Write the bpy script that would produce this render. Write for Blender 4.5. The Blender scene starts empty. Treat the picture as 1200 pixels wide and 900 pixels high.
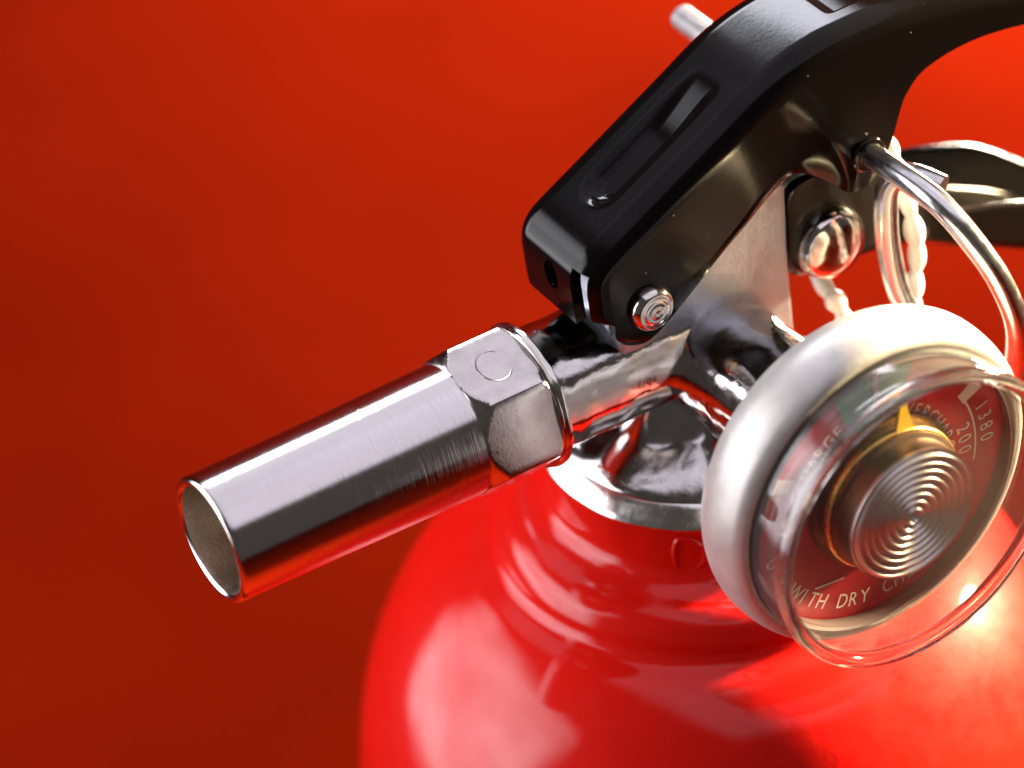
import bpy, bmesh, math, random
from mathutils import Vector, Matrix
random.seed(4)
PI = math.pi
sc = bpy.context.scene
col = sc.collection
MM = 0.001
Z0 = 290.0            # height of the outlet axis above the table, mm

# ------------------------------------------------------------------ camera
cam_d = bpy.data.cameras.new('camera')
cam = bpy.data.objects.new('camera', cam_d)
col.objects.link(cam)
r_ = Vector((0.83885669, -0.53884227, -0.07725589))
u_ = Vector((0.38291003, 0.48322387, 0.78732116))
b_ = Vector((-0.38691003, -0.69003167, 0.61168368))
C_ = Vector((-152.9547, -238.4659, 213.3648 + Z0)) * MM
M = Matrix(((r_.x, u_.x, b_.x, C_.x), (r_.y, u_.y, b_.y, C_.y), (r_.z, u_.z, b_.z, C_.z), (0, 0, 0, 1)))
cam.matrix_world = M
cam_d.sensor_width = 36
cam_d.lens = 138.154
cam_d.clip_start = 0.01
cam_d.clip_end = 50
cam_d.dof.use_dof = True
cam_d.dof.focus_distance = 0.341
cam_d.dof.aperture_fstop = 17
sc.camera = cam

# ------------------------------------------------------------------ world and lamps
w = bpy.data.worlds.new('World'); sc.world = w; w.use_nodes = True
bg = w.node_tree.nodes['Background']
bg.inputs[0].default_value = (0.9, 0.78, 0.74, 1); bg.inputs[1].default_value = 0.065

def area(name, loc, target, sx, sy, power, color, long_dir=(0, 0, 1), spread=180):
    l = bpy.data.lights.new(name, 'AREA')
    l.shape = 'RECTANGLE' if sy else 'DISK'
    l.size = sx * MM
    if sy: l.size_y = sy * MM
    l.energy = power; l.color = color; l.spread = math.radians(spread)
    o = bpy.data.objects.new(name, l); col.objects.link(o)
    z = (Vector(loc) - Vector(target)).normalized()
    y = Vector(long_dir); y = (y - z * y.dot(z)).normalized(); x = y.cross(z)
    p = Vector(loc) * MM + Vector((0, 0, Z0 * MM))
    o.matrix_world = Matrix(((x.x, y.x, z.x, p.x), (x.y, y.y, z.y, p.y), (x.z, y.z, z.z, p.z), (0, 0, 0, 1)))
    return o
def diffuser(o, edge, mottle):
    # a cloth softbox: bright in the middle, falling off and uneven towards its edges
    l = o.data; l.use_nodes = True; nt = l.node_tree
    em = nt.nodes['Emission']
    ge = nt.nodes.new('ShaderNodeNewGeometry'); se = nt.nodes.new('ShaderNodeSeparateXYZ')
    nt.links.new(ge.outputs['Parametric'], se.inputs[0])
    no = nt.nodes.new('ShaderNodeTexNoise'); no.inputs['Scale'].default_value = 3.0; no.inputs['Detail'].default_value = 3
    nt.links.new(ge.outputs['Parametric'], no.inputs['Vector'])
    fac = None
    for ax in ('X', 'Y'):
        a = nt.nodes.new('ShaderNodeMath'); a.operation = 'PINGPONG'; a.inputs[1].default_value = 0.5
        nt.links.new(se.outputs[ax], a.inputs[0])
        b = nt.nodes.new('ShaderNodeMath'); b.operation = 'MULTIPLY_ADD'; b.inputs[1].default_value = edge * 0.9; b.inputs[2].default_value = -edge * 0.45
        nt.links.new(no.outputs['Fac'], b.inputs[0])
        c = nt.nodes.new('ShaderNodeMath'); c.operation = 'ADD'; nt.links.new(a.outputs[0], c.inputs[0]); nt.links.new(b.outputs[0], c.inputs[1])
        d = nt.nodes.new('ShaderNodeMapRange'); d.interpolation_type = 'SMOOTHSTEP'; d.inputs['From Max'].default_value = edge
        nt.links.new(c.outputs[0], d.inputs['Value'])
        if fac is None: fac = d.outputs['Result']
        else:
            m = nt.nodes.new('ShaderNodeMath'); m.operation = 'MULTIPLY'; nt.links.new(fac, m.inputs[0]); nt.links.new(d.outputs['Result'], m.inputs[1]); fac = m.outputs[0]
    mo = nt.nodes.new('ShaderNodeMapRange'); mo.inputs['From Min'].default_value = 0.3; mo.inputs['From Max'].default_value = 0.7
    mo.inputs['To Min'].default_value = 1 - mottle; mo.inputs['To Max'].default_value = 1 + mottle
    nt.links.new(no.outputs['Fac'], mo.inputs['Value'])
    m = nt.nodes.new('ShaderNodeMath'); m.operation = 'MULTIPLY'; nt.links.new(fac, m.inputs[0]); nt.links.new(mo.outputs['Result'], m.inputs[1])
    nt.links.new(m.outputs[0], em.inputs['Strength'])
area('key_lamp', (680, -85, 135), (60, -60, -90), 95, 0, 8.8, (1.0, 0.80, 0.46), spread=46)
diffuser(area('overhead_softbox', (110, 10, 660), (0, 0, 0), 1050, 1620, 4.6, (0.90, 0.86, 1.0), (0, 1, 0)), 0.14, 0.25)
diffuser(area('side_softbox', (-570, 350, 130), (0, 0, 0), 900, 860, 8.6, (0.95, 0.94, 1.0), spread=140), 0.18, 0.35)
area('added_background_light', (585, 490, -155), (370, 430, -290), 120, 160, 14.5, (1.0, 0.90, 0.74))  # extra light added to brighten the sheet behind towards the right
diffuser(area('added_rear_strip', (190, 560, 500), (0, 0, 10), 150, 480, 2.0, (0.88, 0.90, 1.0), (1, 0, 0), spread=120), 0.2, 0.2)  # added out of view to draw a highlight across the lever bend
area('added_backdrop_light', (250, 250, 560), (640, 1000, 250), 160, 160, 5, (1.0, 0.90, 0.80), spread=120)  # added unseen light on the backdrop, for red reflections in tube and lever

sc.view_settings.view_transform = 'Standard'
sc.view_settings.look = 'None'
sc.view_settings.exposure = 0.0
sc.view_settings.gamma = 1.0
sc.cycles.use_denoising = True
sc.cycles.max_bounces = 14
sc.cycles.transparent_max_bounces = 16
sc.cycles.caustics_reflective = True
sc.cycles.sample_clamp_indirect = 6

# ------------------------------------------------------------------ materials
def new_mat(name):
    m = bpy.data.materials.new(name); m.use_nodes = True
    nt = m.node_tree
    return m, nt, nt.nodes['Principled BSDF']
def N(nt, kind, **kw):
    n = nt.nodes.new(kind)
    for k, v in kw.items():
        if k in n.inputs: n.inputs[k].default_value = v
        else: setattr(n, k, v)
    return n
def coords(nt, scale=(1, 1, 1)):
    tc = N(nt, 'ShaderNodeTexCoord'); mp = N(nt, 'ShaderNodeMapping')
    mp.inputs['Scale'].default_value = scale
    nt.links.new(tc.outputs['Object'], mp.inputs['Vector'])
    return mp.outputs['Vector']
def ramp(nt, src, stops):
    r = N(nt, 'ShaderNodeValToRGB')
    e = r.color_ramp.elements
    while len(e) < len(stops): e.new(0.5)
    for k, (p, c) in enumerate(stops):
        e[k].position = p; e[k].color = c if len(c) == 4 else (*c, 1)
    nt.links.new(src, r.inputs['Fac'])
    return r.outputs['Color']
def bump(nt, p, height, strength, dist, prev=None):
    b = N(nt, 'ShaderNodeBump', Strength=strength, Distance=dist)
    nt.links.new(height, b.inputs['Height'])
    if prev: nt.links.new(prev, b.inputs['Normal'])
    nt.links.new(b.outputs['Normal'], p.inputs['Normal'])
    return b.outputs['Normal']
def noise(nt, vec, scale, detail=4, rough=0.55, dist=0.0):
    n = N(nt, 'ShaderNodeTexNoise', Scale=scale, Detail=detail, Roughness=rough, Distortion=dist)
    nt.links.new(vec, n.inputs['Vector'])
    return n.outputs['Fac']

def metal(name, base, rough, lump=0.0, lump_scale=300, grain=0.0, lines=0.0, tint=None, r_var=0.08, cvar=0.82):
    m, nt, p = new_mat(name)
    p.inputs['Metallic'].default_value = 1
    v = coords(nt)
    n1 = noise(nt, v, 420, 5, 0.6)
    c = ramp(nt, n1, [(0.3, [x * cvar for x in base]), (0.6, base), (0.8, tint or base)])
    nt.links.new(c, p.inputs['Base Color'])
    n2 = noise(nt, v, 900, 4, 0.7)
    mr = N(nt, 'ShaderNodeMapRange'); mr.inputs['From Min'].default_value = 0.3; mr.inputs['From Max'].default_value = 0.75
    mr.inputs['To Min'].default_value = max(rough - r_var * 0.4, 0.02); mr.inputs['To Max'].default_value = rough + r_var
    nt.links.new(n2, mr.inputs['Value']); nt.links.new(mr.outputs['Result'], p.inputs['Roughness'])
    prev = None
    if lump: prev = bump(nt, p, noise(nt, v, lump_scale, 2, 0.5), lump, 0.0006)
    if grain: prev = bump(nt, p, noise(nt, v, 3500, 3, 0.6), grain, 0.00008, prev)
    if lines:
        wv = N(nt, 'ShaderNodeTexNoise', Scale=1.0, Detail=3, Roughness=0.6)
        vv = coords(nt, (9000, 60, 60)); nt.links.new(vv, wv.inputs['Vector'])
        prev = bump(nt, p, wv.outputs['Fac'], lines, 0.00006, prev)
        sp = N(nt, 'ShaderNodeTexVoronoi', Scale=1100); nt.links.new(v, sp.inputs['Vector'])
        s2 = ramp(nt, sp.outputs['Distance'], [(0.0, (1, 1, 1)), (0.10, (0, 0, 0))])
        prev = bump(nt, p, s2, 0.15, 0.00006, prev)
    return m

M_chrome = metal('cast_chrome', (0.80, 0.76, 0.74), 0.07, lump=0.20, lump_scale=330, grain=0.12)
M_skirt = metal('lumpy_cast_chrome', (0.74, 0.70, 0.69), 0.10, lump=0.4, lump_scale=190, grain=0.1)
M_flatcast = metal('satin_cast_metal', (0.50, 0.54, 0.62), 0.36, lump=0.12, lump_scale=700, grain=0.5, r_var=0.12)
M_tube = metal('turned_nickel', (0.80, 0.75, 0.75), 0.11, lines=0.45, r_var=0.03, cvar=0.97)
M_hex = metal('satin_nickel', (0.74, 0.69, 0.67), 0.15, lump=0.02, lump_scale=900, grain=0.10, r_var=0.10)
M_ring = metal('bright_nickel', (0.88, 0.84, 0.80), 0.10, lump=0.05)
M_collar = metal('satin_collar', (0.96, 0.93, 0.88), 0.20, lump=0.1, lump_scale=500, r_var=0.1)
M_brass = metal('plated_bore', (0.72, 0.64, 0.52), 0.30, grain=0.5, r_var=0.12)
M_bezel = metal('frosted_aluminium', (0.56, 0.53, 0.50), 0.42, grain=0.25, r_var=0.06)
M_bezel.node_tree.nodes['Principled BSDF'].inputs['Metallic'].default_value = 0.5
M_wire = metal('wire_steel', (0.88, 0.86, 0.88), 0.20, lump=0.04)
M_pin = metal('zinc_pin', (0.90, 0.88, 0.86), 0.38, grain=0.2)
M_hub = metal('turned_hub_metal', (0.95, 0.92, 0.90), 0.36, r_var=0.05)
M_hubside = metal('hub_side_bronze', (0.24, 0.17, 0.11), 0.35)
M_rivet = metal('rivet_nickel', (0.84, 0.79, 0.74), 0.10, lump=0.12, lump_scale=500)
M_yellow_m = metal('gilt', (0.85, 0.55, 0.15), 0.25)

def paint(name, base, rough, coat, peel=0.12, peel_scale=900, specks=True, speck_col=(0.8, 0.8, 0.8)):
    m, nt, p = new_mat(name)
    v = coords(nt)
    n1 = noise(nt, v, 60, 3)
    c = ramp(nt, n1, [(0.3, [x * 0.88 for x in base]), (0.7, base)])
    if specks:
        vo = N(nt, 'ShaderNodeTexVoronoi', Scale=620, Randomness=1.0); nt.links.new(v, vo.inputs['Vector'])
        a = ramp(nt, vo.outputs['Distance'], [(0.0, (1, 1, 1)), (0.045, (1, 1, 1)), (0.07, (0, 0, 0))])
        sep = N(nt, 'ShaderNodeSeparateColor'); nt.links.new(vo.outputs['Color'], sep.inputs['Color'])
        b2 = ramp(nt, sep.outputs['Red'], [(0.70, (0, 0, 0)), (0.72, (1, 1, 1))])
        mul = N(nt, 'ShaderNodeMath', operation='MULTIPLY'); nt.links.new(a, mul.inputs[0]); nt.links.new(b2, mul.inputs[1])
        mx = N(nt, 'ShaderNodeMix', data_type='RGBA')
        nt.links.new(mul.outputs[0], mx.inputs['Factor']); nt.links.new(c, mx.inputs['A']); mx.inputs['B'].default_value = (*speck_col, 1)
        c = mx.outputs['Result']
    nt.links.new(c, p.inputs['Base Color'])
    mr = N(nt, 'ShaderNodeMapRange'); mr.inputs['From Min'].default_value = 0.3; mr.inputs['From Max'].default_value = 0.7
    mr.inputs['To Min'].default_value = rough * 0.8; mr.inputs['To Max'].default_value = rough * 1.25
    nt.links.new(noise(nt, v, 350, 4, 0.6), mr.inputs['Value']); nt.links.new(mr.outputs['Result'], p.inputs['Roughness'])
    p.inputs['Specular IOR Level'].default_value = 0.04 if coat else 0.2
    p.inputs['Coat Weight'].default_value = coat; p.inputs['Coat Roughness'].default_value = 0.06
    prev = bump(nt, p, noise(nt, v, peel_scale, 2, 0.5), peel, 0.0002)
    bump(nt, p, noise(nt, v, 120, 2, 0.5), peel * 0.8, 0.0006, prev)
    return m
M_red = paint('red_enamel', (0.66, 0.0065, 0.003), 0.42, 0.75, peel=0.14, peel_scale=700, specks=False)
M_black = paint('black_powder_coat', (0.004, 0.003, 0.003), 0.10, 0.0, peel=0.012, peel_scale=2200, speck_col=(0.12, 0.10, 0.09))
M_black2 = paint('black_paint_handle', (0.008, 0.006, 0.005), 0.2, 0.0, peel=0.10, peel_scale=1600)

def simple(name, base, rough, spec=0.5, var=0.12, scale=500):
    m, nt, p = new_mat(name)
    v = coords(nt)
    c = ramp(nt, noise(nt, v, scale), [(0.3, [x * (1 - var) for x in base]), (0.7, base)])
    nt.links.new(c, p.inputs['Base Color'])
    p.inputs['Roughness'].default_value = rough
    p.inputs['Specular IOR Level'].default_value = spec
    return m
M_table = simple('red_matte_sheet', (0.165, 0.0068, 0.0011), 0.85, 0.0, 0.28, 9)
M_dial = simple('dial_red', (0.50, 0.012, 0.018), 0.45)
M_green = simple('dial_green', (0.04, 0.34, 0.07), 0.45)
M_white = simple('dial_white', (0.82, 0.80, 0.78), 0.5)
M_yellow = simple('needle_yellow', (0.95, 0.62, 0.02), 0.35)
M_dark = simple('dark_rubber', (0.09, 0.065, 0.06), 0.5)
M_tie = simple('white_nylon', (0.86, 0.83, 0.80), 0.35)
p = M_tie.node_tree.nodes['Principled BSDF']; p.inputs['Subsurface Weight'].default_value = 0.25; p.inputs['Subsurface Radius'].default_value = (0.001, 0.001, 0.001); p.inputs['Subsurface Scale'].default_value = 1.0

def clear_plastic(name, tint, f0=0.04, reflection_haze=0.02):
    m = bpy.data.materials.new(name); m.use_nodes = True; nt = m.node_tree
    nt.nodes.clear()
    out = N(nt, 'ShaderNodeOutputMaterial'); tr = N(nt, 'ShaderNodeBsdfTransparent'); gl = N(nt, 'ShaderNodeBsdfGlossy')
    tr.inputs['Color'].default_value = (*tint, 1); gl.inputs['Roughness'].default_value = 0.05
    ge = N(nt, 'ShaderNodeNewGeometry'); dt = N(nt, 'ShaderNodeVectorMath', operation='DOT_PRODUCT')
    nt.links.new(ge.outputs['Incoming'], dt.inputs[0]); nt.links.new(ge.outputs['Normal'], dt.inputs[1])
    ab = N(nt, 'ShaderNodeMath', operation='ABSOLUTE'); nt.links.new(dt.outputs['Value'], ab.inputs[0])
    om = N(nt, 'ShaderNodeMath', operation='SUBTRACT'); om.inputs[0].default_value = 1; nt.links.new(ab.outputs[0], om.inputs[1])
    pw = N(nt, 'ShaderNodeMath', operation='POWER'); nt.links.new(om.outputs[0], pw.inputs[0]); pw.inputs[1].default_value = 5
    fr = N(nt, 'ShaderNodeMath', operation='MULTIPLY_ADD'); nt.links.new(pw.outputs[0], fr.inputs[0]); fr.inputs[1].default_value = 1 - f0; fr.inputs[2].default_value = f0
    v = coords(nt)
    b = N(nt, 'ShaderNodeBump', Strength=0.15, Distance=0.0002); nt.links.new(noise(nt, v, 350, 3), b.inputs['Height'])
    nt.links.new(b.outputs['Normal'], gl.inputs['Normal'])
    mx = N(nt, 'ShaderNodeMixShader')
    nt.links.new(fr.outputs[0], mx.inputs[0]); nt.links.new(tr.outputs[0], mx.inputs[1]); nt.links.new(gl.outputs[0], mx.inputs[2])
    df = N(nt, 'ShaderNodeBsdfDiffuse'); df.inputs['Color'].default_value = (0.9, 0.88, 0.88, 1)
    hz = N(nt, 'ShaderNodeMixShader'); hz.inputs[0].default_value = reflection_haze  # white diffuse mixed in, standing for the milky side reflection
    nt.links.new(mx.outputs[0], hz.inputs[1]); nt.links.new(df.outputs[0], hz.inputs[2])
    nt.links.new(hz.outputs[0], out.inputs['Surface'])
    return m
M_lens = clear_plastic('clear_polycarbonate', (0.95, 0.94, 0.94))
M_wall = clear_plastic('clear_polycarbonate_wall', (0.92, 0.90, 0.90), 0.07, 0.03)
M_glass, nt, p = new_mat('clear_plastic_rim')
p.inputs['Transmission Weight'].default_value = 1; p.inputs['IOR'].default_value = 1.49
p.inputs['Base Color'].default_value = (0.97, 0.95, 0.94, 1); p.inputs['Roughness'].default_value = 0.05
v = coords(nt); bump(nt, p, noise(nt, v, 500, 3), 0.15, 0.0003)

# ------------------------------------------------------------------ mesh helpers (all input in mm, origin on the outlet axis)
def wloc(o):
    return o.matrix_basis.translation + (wloc(o.parent) if o.parent else Vector((0, 0, 0)))
def mk(name, verts, faces, mat, parent=None, smooth=True, angle=40, origin=None):
    me = bpy.data.meshes.new(name)
    org = wloc(parent) if parent else (Vector(origin) * MM + Vector((0, 0, Z0 * MM)) if origin else Vector((0, 0, 0)))
    me.from_pydata([(x * MM - org.x, y * MM - org.y, (z + Z0) * MM - org.z) for x, y, z in verts], [], faces)
    me.update()
    o = bpy.data.objects.new(name, me); col.objects.link(o)
    if parent: o.parent = parent
    else: o.location = org
    me.materials.append(mat)
    if smooth:
        me.polygons.foreach_set('use_smooth', [True] * len(me.polygons))
        if angle: me.set_sharp_from_angle(angle=math.radians(angle))
    return o
def recalc(o):
    bm = bmesh.new(); bm.from_mesh(o.data); bmesh.ops.recalc_face_normals(bm, faces=bm.faces); bm.to_mesh(o.data); bm.free()
    return o
def merge(*parts):
    V, F = [], []
    for v, f in parts:
        k = len(V); V += list(v); F += [tuple(i + k for i in q) for q in f]
    return V, F
def lathe(prof, axis='z', c=(0, 0, 0), n=96, closed=False, fn=None):
    """prof: (radius, along) pairs revolved about the axis through c"""
    V, F = [], []
    m = len(prof)
    for r, t in prof:
        for k in range(n):
            a = 2 * PI * k / n
            rr, tt = (r, t) if fn is None else fn(r, t, a)
            p, q = rr * math.cos(a), rr * math.sin(a)
            V.append({'z': (c[0] + p, c[1] + q, c[2] + tt), 'x': (c[0] + tt, c[1] + p, c[2] + q), 'y': (c[0] + p, c[1] + tt, c[2] + q)}[axis])
    for i in range(m if closed else m - 1):
        for k in range(n):
            a, b = i * n + k, i * n + (k + 1) % n
            j = (i + 1) % m
            F.append((a, b, j * n + (k + 1) % n, j * n + k))
    return V, F
def cr(pts, n):
    """Catmull-Rom through points of any dimension, n samples per span"""
    out = []
    P = [pts[0]] + list(pts) + [pts[-1]]
    for i in range(1, len(P) - 2):
        for s in range(n):
            t = s / n
            out.append(tuple(0.5 * (2 * b + (c - a) * t + (2 * a - 5 * b + 4 * c - d) * t * t + (3 * b - a - 3 * c + d) * t ** 3)
                             for a, b, c, d in zip(P[i - 1], P[i], P[i + 1], P[i + 2])))
    out.append(tuple(pts[-1]))
    return out
def tube(path, rad, n=20, caps=True, dome=0.0):
    path = [Vector(p) for p in path]
    V, F = [], []
    t0 = (path[1] - path[0]).normalized()
    up = Vector((0, 0, 1)) if abs(t0.z) < 0.9 else Vector((1, 0, 0))
    nrm = (up - t0 * up.dot(t0)).normalized()
    for i, p in enumerate(path):
        t = (path[min(i + 1, len(path) - 1)] - path[max(i - 1, 0)]).normalized()
        nrm = (nrm - t * nrm.dot(t)).normalized(); bn = t.cross(nrm)
        r = rad(i / (len(path) - 1)) if callable(rad) else rad
        for k in range(n):
            a = 2 * PI * k / n
            V.append(tuple(p + (nrm * math.cos(a) + bn * math.sin(a)) * r))
    for i in range(len(path) - 1):
        for k in range(n):
            F.append((i * n + k, i * n + (k + 1) % n, (i + 1) * n + (k + 1) % n, (i + 1) * n + k))
    if caps:
        F.append(tuple(range(n))[::-1]); F.append(tuple((len(path) - 1) * n + k for k in range(n)))
    return V, F
def prism(poly, y0, y1):
    """polygon in x-z extruded along y"""
    n = len(poly)
    V = [(x, y0, z) for x, z in poly] + [(x, y1, z) for x, z in poly]
    F = [tuple(range(n)), tuple(range(2 * n - 1, n - 1, -1))]
    F += [(i, i + n, (i + 1) % n + n, (i + 1) % n) for i in range(n)]
    return V, F
def bevel(o, width, seg=3, ang=30):
    bm = bmesh.new(); bm.from_mesh(o.data)
    bmesh.ops.remove_doubles(bm, verts=bm.verts, dist=1e-7)
    bmesh.ops.recalc_face_normals(bm, faces=bm.faces)
    es = [e for e in bm.edges if len(e.link_faces) == 2 and e.calc_face_angle(0) > math.radians(ang)]
    bmesh.ops.bevel(bm, geom=es, offset=width * MM, segments=seg, profile=0.5, affect='EDGES')
    bm.to_mesh(o.data); bm.free()
    o.data.polygons.foreach_set('use_smooth', [True] * len(o.data.polygons))
    o.data.set_sharp_from_angle(angle=math.radians(35))
    return o
def apply_mods(o):
    dg = bpy.context.evaluated_depsgraph_get()
    me = bpy.data.meshes.new_from_object(o.evaluated_get(dg), depsgraph=dg)
    old = o.data; o.modifiers.clear(); o.data = me; bpy.data.meshes.remove(old)
    return o
def empty(name, loc, label, cat, group=None):
    o = bpy.data.objects.new(name, None); col.objects.link(o)
    o.empty_display_size = 0.02
    o.location = Vector(loc) * MM + Vector((0, 0, Z0 * MM))
    o['label'] = label; o['category'] = cat
    return o

# ------------------------------------------------------------------ setting
V, F = [], []
sd = Vector((0.5, 0.866)); sp = Vector((0.866, -0.5))      # sheet runs back along sd, then curves up into a backdrop
prof = [(-1300 + 100 * k, 0.0) for k in range(22)] + [(800 + 350 * math.sin(PI / 2 * k / 12), 350 - 350 * math.cos(PI / 2 * k / 12)) for k in range(1, 13)] + [(1150, 350 + 100 * k) for k in range(1, 9)]
nx = 40
for d, z in prof:
    for i in range(nx + 1):
        q = sd * d + sp * (-1600 + 3200 * i / nx)
        V.append((q.x, q.y, z - Z0))
for j in range(len(prof) - 1):
    for i in range(nx):
        a = j * (nx + 1) + i
        F.append((a, a + 1, a + nx + 2, a + nx + 1))
table = mk('table', V, F, M_table, angle=None)
table['kind'] = 'structure'

# ------------------------------------------------------------------ the extinguisher
ext = empty('fire_extinguisher', (0, 0, -Z0), 'red fire extinguisher with chrome nozzle, black lever and round pressure gauge', 'extinguisher')

# --- red cylinder
prof = cr([(14.1, -12.6), (14.15, -15), (14.3, -17.2), (14.9, -18.4), (16.2, -19.2), (17.6, -19.7), (18.7, -20.5), (19.35, -21.8), (19.7, -23.2),
           (20.4, -24.0), (22.6, -25.0), (25.8, -27.4), (29.0, -31.1), (31.7, -35.8), (33.8, -41.5), (35.0, -48.0), (35.6, -56.0), (35.8, -66), (35.8, -90)], 6)
prof += [(35.8, -180), (35.8, -283), (35.2, -287), (33.5, -289.6), (32, -290), (0.01, -290)]
prof = [(0.01, -12.6)] + prof
def wob(r, t, a):
    k = max(0.0, min(1.0, (r - 14.0) / 3)) * max(0.0, min(1.0, (30 - r) / 6))
    return r + k * (0.10 * math.sin(3 * a + 1.0) + 0.05 * math.sin(7 * a + t * 0.4)), t + k * 0.08 * math.sin(5 * a + 0.6)
V, F = lathe(prof, 'z', n=160, fn=wob)
body = recalc(mk('cylinder_body', V, F, M_red, ext, angle=60))

# raised D on the neck (painted over)
def on_neck(ang, z, r):
    return (r * math.cos(math.radians(ang)), r * math.sin(math.radians(ang)), z)
pts = []
for q in range(33):
    a = 2 * PI * q / 32 + PI
    c_, s_ = math.cos(a), math.sin(a)
    pts.append((1.55 * c_ if c_ > 0 else 1.15 * math.copysign(abs(c_) ** 0.45, c_), 1.8 * s_))
path = [on_neck(-130 + math.degrees(q[0] / 14.2), -15.75 + q[1], 14.16) for q in pts]
V, F = tube(path, 0.24, 8, caps=False)
mk('raised_letter', V, F, M_red, body)

# --- collar ring at the neck
V, F = lathe([(13.0, -10.3), (13.4, -10.35), (13.7, -10.5), (14.1, -11.0), (14.6, -11.7), (14.9, -12.1), (14.95, -12.3), (14.8, -12.5), (14.3, -12.6), (13, -12.6)], 'z', n=128,
             fn=lambda r, t, a: (r + 0.05 * math.sin(9 * a) * math.sin(4 * a + 1), t + 0.05 * math.sin(6 * a + 2)))
mk('neck_collar', V, F, M_collar, ext)

# --- valve body: skirt, outlet barrel, gauge boss, stem block
def skirt_fn(r, t, a):
    k = max(0.0, min(1.0, (r - 5.5) / 2)) * max(0.0, min(1.0, (13.6 - r) / 1.5))
    return r + k * (0.35 * math.sin(4 * a + 0.7) + 0.25 * math.sin(7 * a + 2.1)), t + k * (0.30 * math.sin(3 * a + 1.4) + 0.25 * math.sin(8 * a))
prof = cr([(13.6, -10.7), (13.45, -10.1), (12.4, -9.2), (10.4, -8.1), (9.0, -7.3), (7.9, -6.1), (7.0, -4.2), (6.0, -2.2), (4, -1)], 6) + [(0.01, -0.8)]
V, F = lathe(prof, 'z', n=128, fn=skirt_fn)
valve = recalc(mk('valve_body', V, F, M_skirt, ext))
V, F = lathe([(0.01, -17.4), (5.2, -17.4), (5.9, -17.2)] + [(5.85 + 0.06 * math.sin(k * 1.3), -17.0 + k * 1.0) for k in range(18)] + [(5.0, 2)], 'x', n=80)
recalc(mk('outlet_barrel', V, F, M_chrome, valve))
GZ = -1.5
V, F = lathe([(0.01, -22), (5.9, -22)] + [(5.9 + 0.05 * math.sin(k * 1.7), -21.5 + k * 1.25) for k in range(18)] + [(5.2, 1.5)], 'y', (0, 0, GZ), n=80)
recalc(mk('gauge_boss', V, F, M_chrome, valve))
V, F = prism([(-10.6, 1.0), (-10.6, 8.6), (-9.0, 11.8), (-4, 12.6), (4.5, 14.2), (7.6, 14.2), (7.6, 6), (7.9, -2.5), (4, -4), (-5, -4)], -4.55, 4.55)
bevel(mk('stem_block', V, F, M_flatcast, valve), 0.35, 3)
V, F = prism([(7.0, 12.5), (16, 12.0), (18, 9), (18, 4.5), (14, 3.9), (7.0, 3.0)], -3.2, 3.2)
bevel(mk('handle_lug', V, F, M_flatcast, valve), 0.3, 2)
# --- hex nut with raised C
HR = 7.3
def hexnut(x0, x1):
    V, F = [], []
    n = 120
    rings = []
    stops = [(x0, 6.3), (x0 + 0.15, 6.45), (x0 + 0.8, 6.85), (x0 + 1.6, 7.35), (x0 + 1.8, 9), ((x0 + x1) / 2, 9), (x1 - 1.2, 9), (x1 - 0.9, 7.45), (x1 - 0.45, 7.1), (x1 - 0.1, 6.85), (x1, 6.6)]
    xs = [x0 + (x1 - x0) * k / 60 for k in range(61)]
    for x in xs:
        for i in range(len(stops) - 1):
            if stops[i][0] <= x <= stops[i + 1][0] + 1e-9:
                t = (x - stops[i][0]) / (stops[i + 1][0] - stops[i][0]); lim = stops[i][1] * (1 - t) + stops[i + 1][1] * t
        for k in range(n):
            a = math.radians(74 + 360 * k / n)
            d = (math.degrees(a) - 74) % 60 - 30
            rr = HR * math.cos(PI / 6) / math.cos(math.radians(d))
            rr = min(rr, HR * 0.985, lim)
            V.append((x, rr * math.cos(a), rr * math.sin(a)))
    for i in range(60):
        for k in range(n):
            F.append((i * n + k, i * n + (k + 1) % n, (i + 1) * n + (k + 1) % n, (i + 1) * n + k))
    V += [(x0, 0, 0), (x1, 0, 0)]
    for k in range(n):
        F.append((len(V) - 2, (k + 1) % n, k)); F.append((len(V) - 1, 60 * n + k, 60 * n + (k + 1) % n))
    return V, F
V, F = hexnut(-25.6, -18.4)
hexo = recalc(mk('hex_nut', V, F, M_hex, ext, angle=20))
a0 = math.radians(104); fn_ = Vector((0, math.cos(a0), math.sin(a0))); ft = Vector((0, math.sin(a0), -math.cos(a0)))
cpts = []
for s in range(33):
    a = math.radians(48 + (318 - 48) * s / 32)
    cpts.append(Vector((-21.75, 0, 0)) + Vector((1, 0, 0)) * 1.5 * math.cos(a) + ft * 1.75 * math.sin(a) + fn_ * (HR * math.cos(PI / 6) - 0.02))
V, F = tube(cpts, 0.085, 8)
V2, F2 = tube([q + (q - Vector((-21.75, 0, 0)) - fn_ * (HR * math.cos(PI / 6) - 0.02)) * 0.13 for q in cpts[2:-3]], 0.05, 8)
V, F = merge((V, F))
mk('stamped_letter', V, F, M_ring, hexo)
# washer / thread shoulder behind the nut
V, F = lathe([(0.01, -18.45), (6.7, -18.45), (6.6, -18.2), (6.5, -18.1), (6.85, -18.0), (6.95, -17.75), (6.9, -17.5), (6.5, -17.3), (5.5, -17.0)], 'x', n=96)
recalc(mk('outlet_washer', V, F, M_ring, ext))

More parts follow.
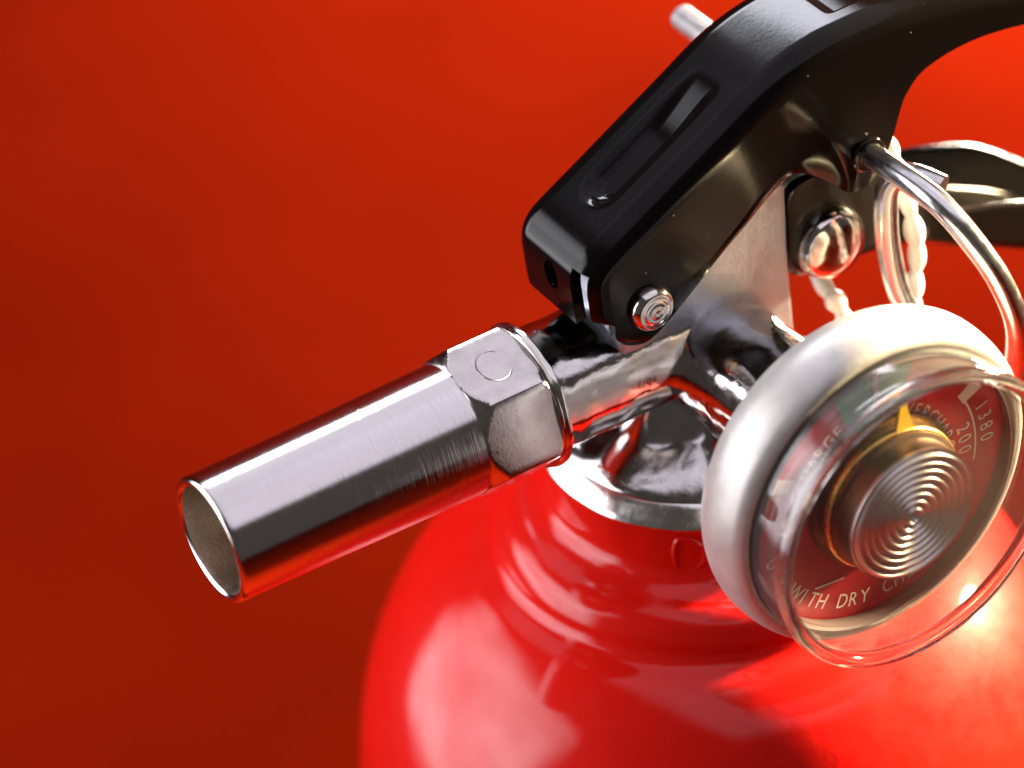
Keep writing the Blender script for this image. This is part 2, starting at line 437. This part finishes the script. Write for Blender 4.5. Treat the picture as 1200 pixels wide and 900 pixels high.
# --- nozzle tube
prof = [(6.25, -25.0), (6.22, -27), (6.05, -38), (5.93, -49.6), (5.88, -49.95), (5.72, -50.2), (5.45, -50.28), (5.18, -50.2), (5.02, -50.0)]
V, F = lathe(prof, 'x', n=128)
noz = recalc(mk('nozzle_tube', V, F, M_tube, ext, angle=60))
V, F = lathe([(5.02, -50.0), (4.95, -49.4), (4.95, -40), (4.9, -31.5), (2.2, -29.5), (2.2, -26), (0.01, -26)], 'x', n=96)
bore = recalc(mk('nozzle_bore', V, F, M_brass, noz, angle=50))
bm = bmesh.new(); bm.from_mesh(bore.data); bmesh.ops.reverse_faces(bm, faces=bm.faces); bm.to_mesh(bore.data); bm.free()

# --- lever
W, RF = 6.0, 2.3
keys = [  # top path (x, z), lower edge of the side (x, z)
    (-14.15, 8.2, -11.85, 7.4), (-14.3, 9.6, -11.6, 6.6), (-14.4, 11.2, -10.9, 5.8), (-14.45, 12.6, -9.9, 5.25), (-14.2, 14.0, -8.8, 5.0),
    (-13.3, 15.3, -7.6, 5.3), (-11.8, 16.35, -6.3, 6.1), (-8, 18.45, -4.0, 7.8), (-4, 20.7, -1.6, 9.7), (1, 23.5, 2.4, 12.6), (5, 25.75, 5.6, 14.9), (8.5, 27.1, 8.0, 15.7),
    (12, 27.8, 10.8, 14.0), (15, 28.0, 13.0, 11.9), (18, 28.0, 16.0, 11.7), (21, 27.7, 18.0, 14.0), (24.5, 27.2, 18.8, 17.6), (29, 26.4, 21.5, 20.5),
    (36, 24.6, 28.5, 21.4), (44, 22, 40, 19.0), (58, 16.5, 55, 13.5), (76, 8.5, 74, 5.2)]
NS = 12
st = cr(keys, NS)
def sstep(a, b, x):
    t = max(0.0, min(1.0, (x - a) / (b - a))); return t * t * (3 - 2 * t)
def groove(x, y):
    d = 0.0
    dx = max(-8.0 - x, 0.0); fade = 1 - sstep(-3.0, 3.6, x)
    rr = math.hypot(dx * 1.15, y - 0.1)
    d += 0.9 * fade * (1 - sstep(0.9, 2.3, rr))
    e = sstep(14.3, 15.4, x) * (1 - sstep(60, 63, x))
    d += 0.9 * e * (1 - sstep(1.7, 2.5, abs(y)))
    return d
MT, MF, MS = 44, 9, 16
ncol = 2 * MS + 2 * MF + MT + 1
TH = 1.1
def lever_grid(off):
    V = []
    ww, rf = W - off, RF - off
    for i, (tx, tz, bx, bz) in enumerate(st):
        a = st[max(i - 1, 0)]; b = st[min(i + 1, len(st) - 1)]
        t = Vector((b[0] - a[0], b[1] - a[1])).normalized(); n = Vector((-t.y, t.x))
        T = Vector((tx, tz)) - n * off; P0 = T - n * rf; Bv = Vector((bx, bz))
        side = []
        for k in range(MS):
            q = Bv.lerp(P0, k / MS)
            h = 0.9 * math.exp(-((q.x - 12.8) / 3.4) ** 2) * (1 - sstep(15, 24.0, q.y)) * sstep(0.0, 1.0, (MS - k) / MS * 1.3)
            edge = 0.25 * max(0.0, 1 - k / 1.5) if off == 0 else 0.0      # rolled lower edge
            side.append((q.x, ww + h - edge, q.y))
        for k in range(MF):
            ph = PI / 2 * (1 - k / MF)
            q = T - n * rf * (1 - math.cos(ph))
            if k < 6 and i < 12: q = q.lerp(P0, ((1 - i / 12) ** 2) * 0.9)       # rounded lower corner beside the slit
            side.append((q.x, ww - rf + rf * math.sin(ph), q.y))
        top = []
        for k in range(MT + 1):
            y = -(W - RF) + 2 * (W - RF) * k / MT
            q = T - n * groove(tx, y); top.append((q.x, y, q.y))
        V += [(x, -y, z) for x, y, z in side] + top + [(x, y, z) for x, y, z in reversed(side)]
    return V
Vo, Vi = lever_grid(0.0), lever_grid(TH)
slit = 4 * NS + 2
Fo = []
for i in range(len(st) - 1):
    for k in range(ncol - 1):
        if i < slit and (MS + 5 <= k < MS + MF + 2): continue
        Fo.append((i * ncol + k, i * ncol + k + 1, (i + 1) * ncol + k + 1, (i + 1) * ncol + k))
cnt = {}
for q in Fo:
    for a in range(4):
        e = (q[a], q[(a + 1) % 4]); cnt[e] = cnt.get(e, 0) + 1
nv = len(Vo)
F = list(Fo) + [tuple(x + nv for x in reversed(q)) for q in Fo]
for (a, b) in cnt:
    if (b, a) not in cnt: F.append((b, a, a + nv, b + nv))
lever = mk('operating_lever', Vo + Vi, F, M_black, ext, angle=50)
bm = bmesh.new(); bm.from_mesh(lever.data)
loose = [v for v in bm.verts if not v.link_faces]; bmesh.ops.delete(bm, geom=loose, context='VERTS')
bmesh.ops.recalc_face_normals(bm, faces=bm.faces); bm.to_mesh(lever.data); bm.free()
V, F = tube([(-17, -0.2, 11.8), (-11, -0.2, 11.8)], 1.0, 24)
V = [(x, (y + 0.2) * 1.05 - 0.2, 11.8 + (z - 11.8) * 1.45) for x, y, z in V]
cut = recalc(mk('cut', V, F, M_black))
bo = lever.modifiers.new('b', 'BOOLEAN'); bo.operation = 'DIFFERENCE'; bo.object = cut; bo.solver = 'EXACT'
apply_mods(lever)
bpy.data.objects.remove(cut)
lever.data.polygons.foreach_set('use_smooth', [True] * len(lever.data.polygons)); lever.data.set_sharp_from_angle(angle=math.radians(50))

def rivet(name, parent, x, y, z, r, h, mat, rings):
    prof = [(r * 0.98, y + 0.6), (r, y + 0.1), (r, y - h * 0.25), (r * 0.95, y - h * 0.5)]
    for k in range(1, 40):
        q = 1 - k / 40.0
        rr = r * 0.93 * q
        prof.append((rr, y - h * (0.55 + 0.45 * math.sqrt(max(0, 1 - q * q))) + rings * 0.035 * math.cos(q * 2 * PI * 3)))
    prof.append((0.01, y - h + 0.25 * rings))
    V, F = lathe(prof, 'y', (x, 0, z), n=48)
    return recalc(mk(name, V, F, mat, parent, angle=70))
rivet('rivet', lever, -8.2, -6.0, 8.8, 2.15, 1.3, M_rivet, 1)
V, F = tube([(-8.2, -5.9, 8.8), (-8.2, 5.9, 8.8)], 1.6, 20)
mk('rivet_shank', V, F, M_rivet, lever)
# hole rim where the pin enters
V, F = lathe([(1.35 + 0.42 * math.cos(a), -7.0 + 0.36 * math.sin(a)) for a in [2 * PI * k / 12 for k in range(12)]], 'y', (14.9, 0, 15.3), n=32, closed=True)
recalc(mk('pin_eyelet', V, F, M_black, lever))

# --- carry handle: upward-open channel with two ears
keys = [  # x, top z, bottom z, half width
    (7.7, 11.6, 5.0, 4.5), (8.2, 12.8, 3.6, 4.5), (9.4, 13.3, 2.6, 4.5), (12, 13.3, 2.1, 4.5), (15.5, 12.6, 1.9, 4.5), (18, 10.4, 1.7, 4.6), (20.5, 7.0, 1.3, 4.9),
    (23, 4.9, 0.5, 5.6), (26, 3.6, -0.8, 6.1), (29.5, 2.7, -2.4, 6.3), (33.2, 1.4, -4.3, 6.4), (37.4, -0.6, -6.6, 6.5), (42.5, -4.6, -10.2, 6.5), (50, -11.0, -16.5, 6.5), (62, -19, -25, 6.5), (78, -27, -33, 6.3)]
st = cr(keys, 8)
V, F = [], []
MSs, MFf, MB = 10, 5, 6
for x, zt, zb, hw in st:
    rf = 1.3
    side = [(hw, zt + (zb + rf - zt) * k / MSs) for k in range(MSs)]
    side += [(hw - rf + rf * math.cos(PI / 2 * k / MFf), zb + rf - rf * math.sin(PI / 2 * k / MFf)) for k in range(MFf + 1)]
    row = [(x, -y, z) for y, z in side] + [(x, y, z) for y, z in reversed(side)]
    V += row
nc = 2 * (MSs + MFf + 1)
for i in range(len(st) - 1):
    for k in range(nc - 1):
        if k == nc // 2 - 1 and st[i][0] < 12: continue
        F.append((i * nc + k, i * nc + k + 1, (i + 1) * nc + k + 1, (i + 1) * nc + k))
handle = recalc(mk('carry_handle', V, F, M_black2, ext, angle=50))
dn = sum(pp.normal.z * pp.area for pp in handle.data.polygons)
if dn > 0:
    bm = bmesh.new(); bm.from_mesh(handle.data); bmesh.ops.reverse_faces(bm, faces=bm.faces); bm.to_mesh(handle.data); bm.free()
sm = handle.modifiers.new('s', 'SOLIDIFY'); sm.thickness = 1.0 * MM; sm.offset = -1
apply_mods(handle)
bevel(handle, 0.12, 2, 60)
rivet('rivet', handle, 12.0, -4.5, 5.9, 3.55, 2.0, M_rivet, 0)

# --- pressure gauge
GY = -27.6
V, F = lathe(cr([(5.5, -20.2), (8, -20.4), (12.5, -21.0), (14.4, -22.0), (15.25, -23.2), (15.7, -24.6), (15.72, -26.2), (15.45, -27.7), (15.0, -28.45), (14.5, -28.7), (14.15, -28.5), (14.05, -27.5)], 6), 'y', (0, 0, GZ), n=128)
gauge = recalc(mk('pressure_gauge', V, F, M_bezel, ext, angle=70))
V, F = lathe([(0.01, GY), (6, GY), (13.6, GY), (13.6, GY + 0.6)], 'y', (0, 0, GZ), n=96)
recalc(mk('dial', V, F, M_dial, gauge))
def sector(a0, a1, r0, r1, y, n=16):
    V, F = [], []
    for k in range(n + 1):
        a = math.radians(a0 + (a1 - a0) * k / n)
        V += [(r0 * math.cos(a), y, GZ + r0 * math.sin(a)), (r1 * math.cos(a), y, GZ + r1 * math.sin(a))]
    for k in range(n): F.append((2 * k, 2 * k + 1, 2 * k + 3, 2 * k + 2))
    return V, F
V, F = sector(72, 111, 4.5, 13.4, GY - 0.05)
mk('green_zone', V, F, M_green, gauge)
ticks = [sector(88.6, 91.4, 9.3, 12.4, GY - 0.1, 2), sector(26, 33, 10.2, 12.4, GY - 0.1, 3), sector(150, 157, 10.2, 12.4, GY - 0.1, 3)]
ticks.append(sector(-12, 26, 10.35, 10.55, GY - 0.1, 10))
ticks.append(([(-7.0, GY - 0.1, -9.5), (-3.9, GY - 0.1, -9.85), (-3.9, GY - 0.1, -9.65), (-7.0, GY - 0.1, -9.3)], [(0, 1, 2, 3)]))
V, F = merge(*ticks)
mk('scale_marks', V, F, M_white, gauge, smooth=False)

_gl = {}
def glyph(ch):
    if ch in _gl: return _gl[ch]
    cu = bpy.data.curves.new('t', 'FONT'); cu.body = ch; cu.size = 1.0; cu.resolution_u = 3
    ob = bpy.data.objects.new('t', cu); col.objects.link(ob)
    dg = bpy.context.evaluated_depsgraph_get()
    me = bpy.data.meshes.new_from_object(ob.evaluated_get(dg), depsgraph=dg)
    Vv = [(v.co.x, v.co.y) for v in me.vertices]; Ff = [tuple(pl.vertices) for pl in me.polygons]
    bpy.data.objects.remove(ob); bpy.data.curves.remove(cu); bpy.data.meshes.remove(me)
    x0 = min(v[0] for v in Vv); x1 = max(v[0] for v in Vv)
    _gl[ch] = ([(x - (x0 + x1) / 2, y) for x, y in Vv], Ff, x1 - x0)
    return _gl[ch]
def arc_text(s, r, start, step, size, inward=False, sx=0.8):
    parts = []
    for i, ch in enumerate(s):
        if ch == ' ': continue
        Vv, Ff, wd = glyph(ch)
        a = math.radians(start + step * i)
        rad = Vector((math.cos(a), math.sin(a))); tan = Vector((math.sin(a), -math.cos(a)))
        upv, rt = (rad, tan) if not inward else (-rad, -tan)
        o = rad * r
        VV = []
        for x, y in Vv:
            q = o + rt * x * size * sx + upv * (y - 0.35) * size
            VV.append((q.x, GY - 0.12, q.y + GZ))
        parts.append((VV, Ff))
    return parts
L = []
L += arc_text('OVERCHARGED', 7.6, 72, -8.3, 1.9)
L += arc_text('RECHARGE', 8.9, 168, -7.3, 1.9)
L += arc_text('1380', 11.7, 17, -6.2, 2.0)
L += arc_text('200', 9.35, 11.5, -7.5, 2.0)
L += arc_text('USE WITH DRY CHEMICAL', 11.5, -166, 6.1, 2.1, inward=True)
V, F = merge(*L)
mk('dial_lettering', V, F, M_white, gauge, smooth=False)
# hub with turned rings
prof = [(7.4, GY), (7.4, GY - 0.8), (6.7, GY - 0.9), (6.7, -30.2), (6.3, -30.4), (6.3, -32.4)]
V, F = lathe(prof, 'y', (0, 0, GZ), n=72)
recalc(mk('hub_case', V, F, M_hubside, gauge))
prof = [(6.3, -32.0), (6.42, -32.4)]
K = 220
for k in range(K):
    r = 6.38 * (1 - k / K) + 0.01
    ph = r / 0.74
    prof.append((r, -32.75 - 0.17 * math.cos(2 * PI * ph) - 0.05 * (1 - r / 6.4) + (0.5 if r < 0.35 else 0)))
V, F = lathe(prof, 'y', (0, 0, GZ), n=96)
recalc(mk('turned_hub', V, F, M_hub, gauge, angle=None))
V, F = lathe([(6.75 + 0.25 * math.cos(a), -29.4 + 0.45 * math.sin(a)) for a in [2 * PI * k / 12 for k in range(12)]], 'y', (0, 0, GZ), n=72, closed=True)
recalc(mk('gilt_coil', V, F, M_yellow_m, gauge))
# needle
V = []
for y in (-29.7, -29.3):
    V += [(0.35, y, 4.6), (2.6, y, 4.3), (2.3, y, 5.4), (1.5, y, 8.4), (1.15, y, 8.4), (0.6, y, 5.4)]
F = [(0, 1, 2, 3, 4, 5), (11, 10, 9, 8, 7, 6)] + [(i, i + 6, (i + 1) % 6 + 6, (i + 1) % 6) for i in range(6)]
recalc(mk('needle', V, F, M_yellow, gauge, smooth=False))
# dark gasket inside
V, F = lathe([(13.62, -27.5), (13.35, -27.7), (13.3, -28.4), (13.35, -29.0), (13.6, -29.2)], 'y', (0, 0, GZ), n=96)
recalc(mk('gasket', V, F, M_dark, gauge))
# clear cover
V, F = lathe([(14.15, -28.0), (14.2, -30), (14.25, -33.0), (14.1, -33.5), (13.2, -33.5), (13.1, -32.5), (13.2, -31.5), (13.3, -30.2), (13.0, -29.9), (13.0, -29.4), (13.3, -29.1), (13.3, -28.0)], 'y', (0, 0, GZ), n=128, closed=True)
recalc(mk('cover_wall', V, F, M_wall, gauge, angle=50))
V, F = lathe([(13.15, -33.3), (12.8, -33.45), (0.01, -33.6), (0.01, -33.0), (12.7, -32.8), (13.05, -32.7)], 'y', (0, 0, GZ), n=128, closed=True)
recalc(mk('clear_cover', V, F, M_lens, gauge, angle=50))
V, F = lathe([(14.0 + 0.62 * math.copysign(abs(math.cos(a)) ** 0.6, math.cos(a)), -33.2 + 0.72 * math.copysign(abs(math.sin(a)) ** 0.6, math.sin(a))) for a in [2 * PI * k / 28 for k in range(28)]], 'y', (0, 0, GZ), n=128, closed=True)
recalc(mk('cover_rim', V, F, M_glass, gauge, angle=None))

# ------------------------------------------------------------------ pull pin with its ring
pin = empty('pull_pin', (14.9, 0, 15.3), 'steel pull pin with bent wire ring, pushed through the black lever', 'pin')
V, F = tube([(14.9, 22.2, 15.3), (14.9, 21.9, 15.3), (14.9, -5.0, 15.3)], lambda s: 1.0 if s < 0.01 else 1.22, 24)
mk('shaft', V, F, M_pin, pin)
loop = cr([(14.9, -5.0, 15.3), (14.9, -7, 15.45), (14.9, -11, 15.6), (15.6, -16.1, 14.8), (17.0, -19.3, 11.6), (18.8, -20.7, 7.3), (20.4, -20.9, 2.1), (21.2, -19.5, -3.5), (21.2, -16.5, -7.2),
           (20.2, -12.8, -7.6), (18.6, -9.8, -4.6), (17.0, -8.2, 0.2), (16.3, -7.7, 5.2), (16.2, -7.6, 9.0), (16.4, -7.6, 11.2), (17.1, -8.1, 12.6), (18.1, -9.4, 12.9), (19.3, -11.9, 12.5)], 10)
V, F = tube(loop, 1.12, 24)
mk('ring', V, F, M_wire, pin)

# ------------------------------------------------------------------ tamper seal
seal_path = cr([(17.0, -10.0, -12.0), (17.6, -9.2, -6.0), (18.4, -8.4, -1.0), (19.2, -8.0, 3.0), (19.0, -7.4, 7.5), (18.8, -5.6, 11.4), (19.2, -3.6, 14.0), (19.2, -1.8, 16.2),
                (18.6, 1.5, 17.2), (18.0, 5.5, 15.0), (17.0, 7.6, 8.0), (15.4, 6.0, 0.0), (13.6, -1.0, -1.6), (13.3, -4.2, -2.6), (13.0, -7.0, -6.0), (13.6, -9.0, -11.0)], 24)
def twist(s):
    return 0.55 + 0.36 * abs(math.sin(s * PI * 23)) ** 0.8 + 0.10 * math.sin(s * 61)
V, F = tube(seal_path, twist, 16)
seal = mk('tamper_seal', V, F, M_tie, None, angle=None, origin=(15, -6, 0))
seal['label'] = 'white beaded plastic tamper seal looped round the pull pin beside the handle'; seal['category'] = 'seal'
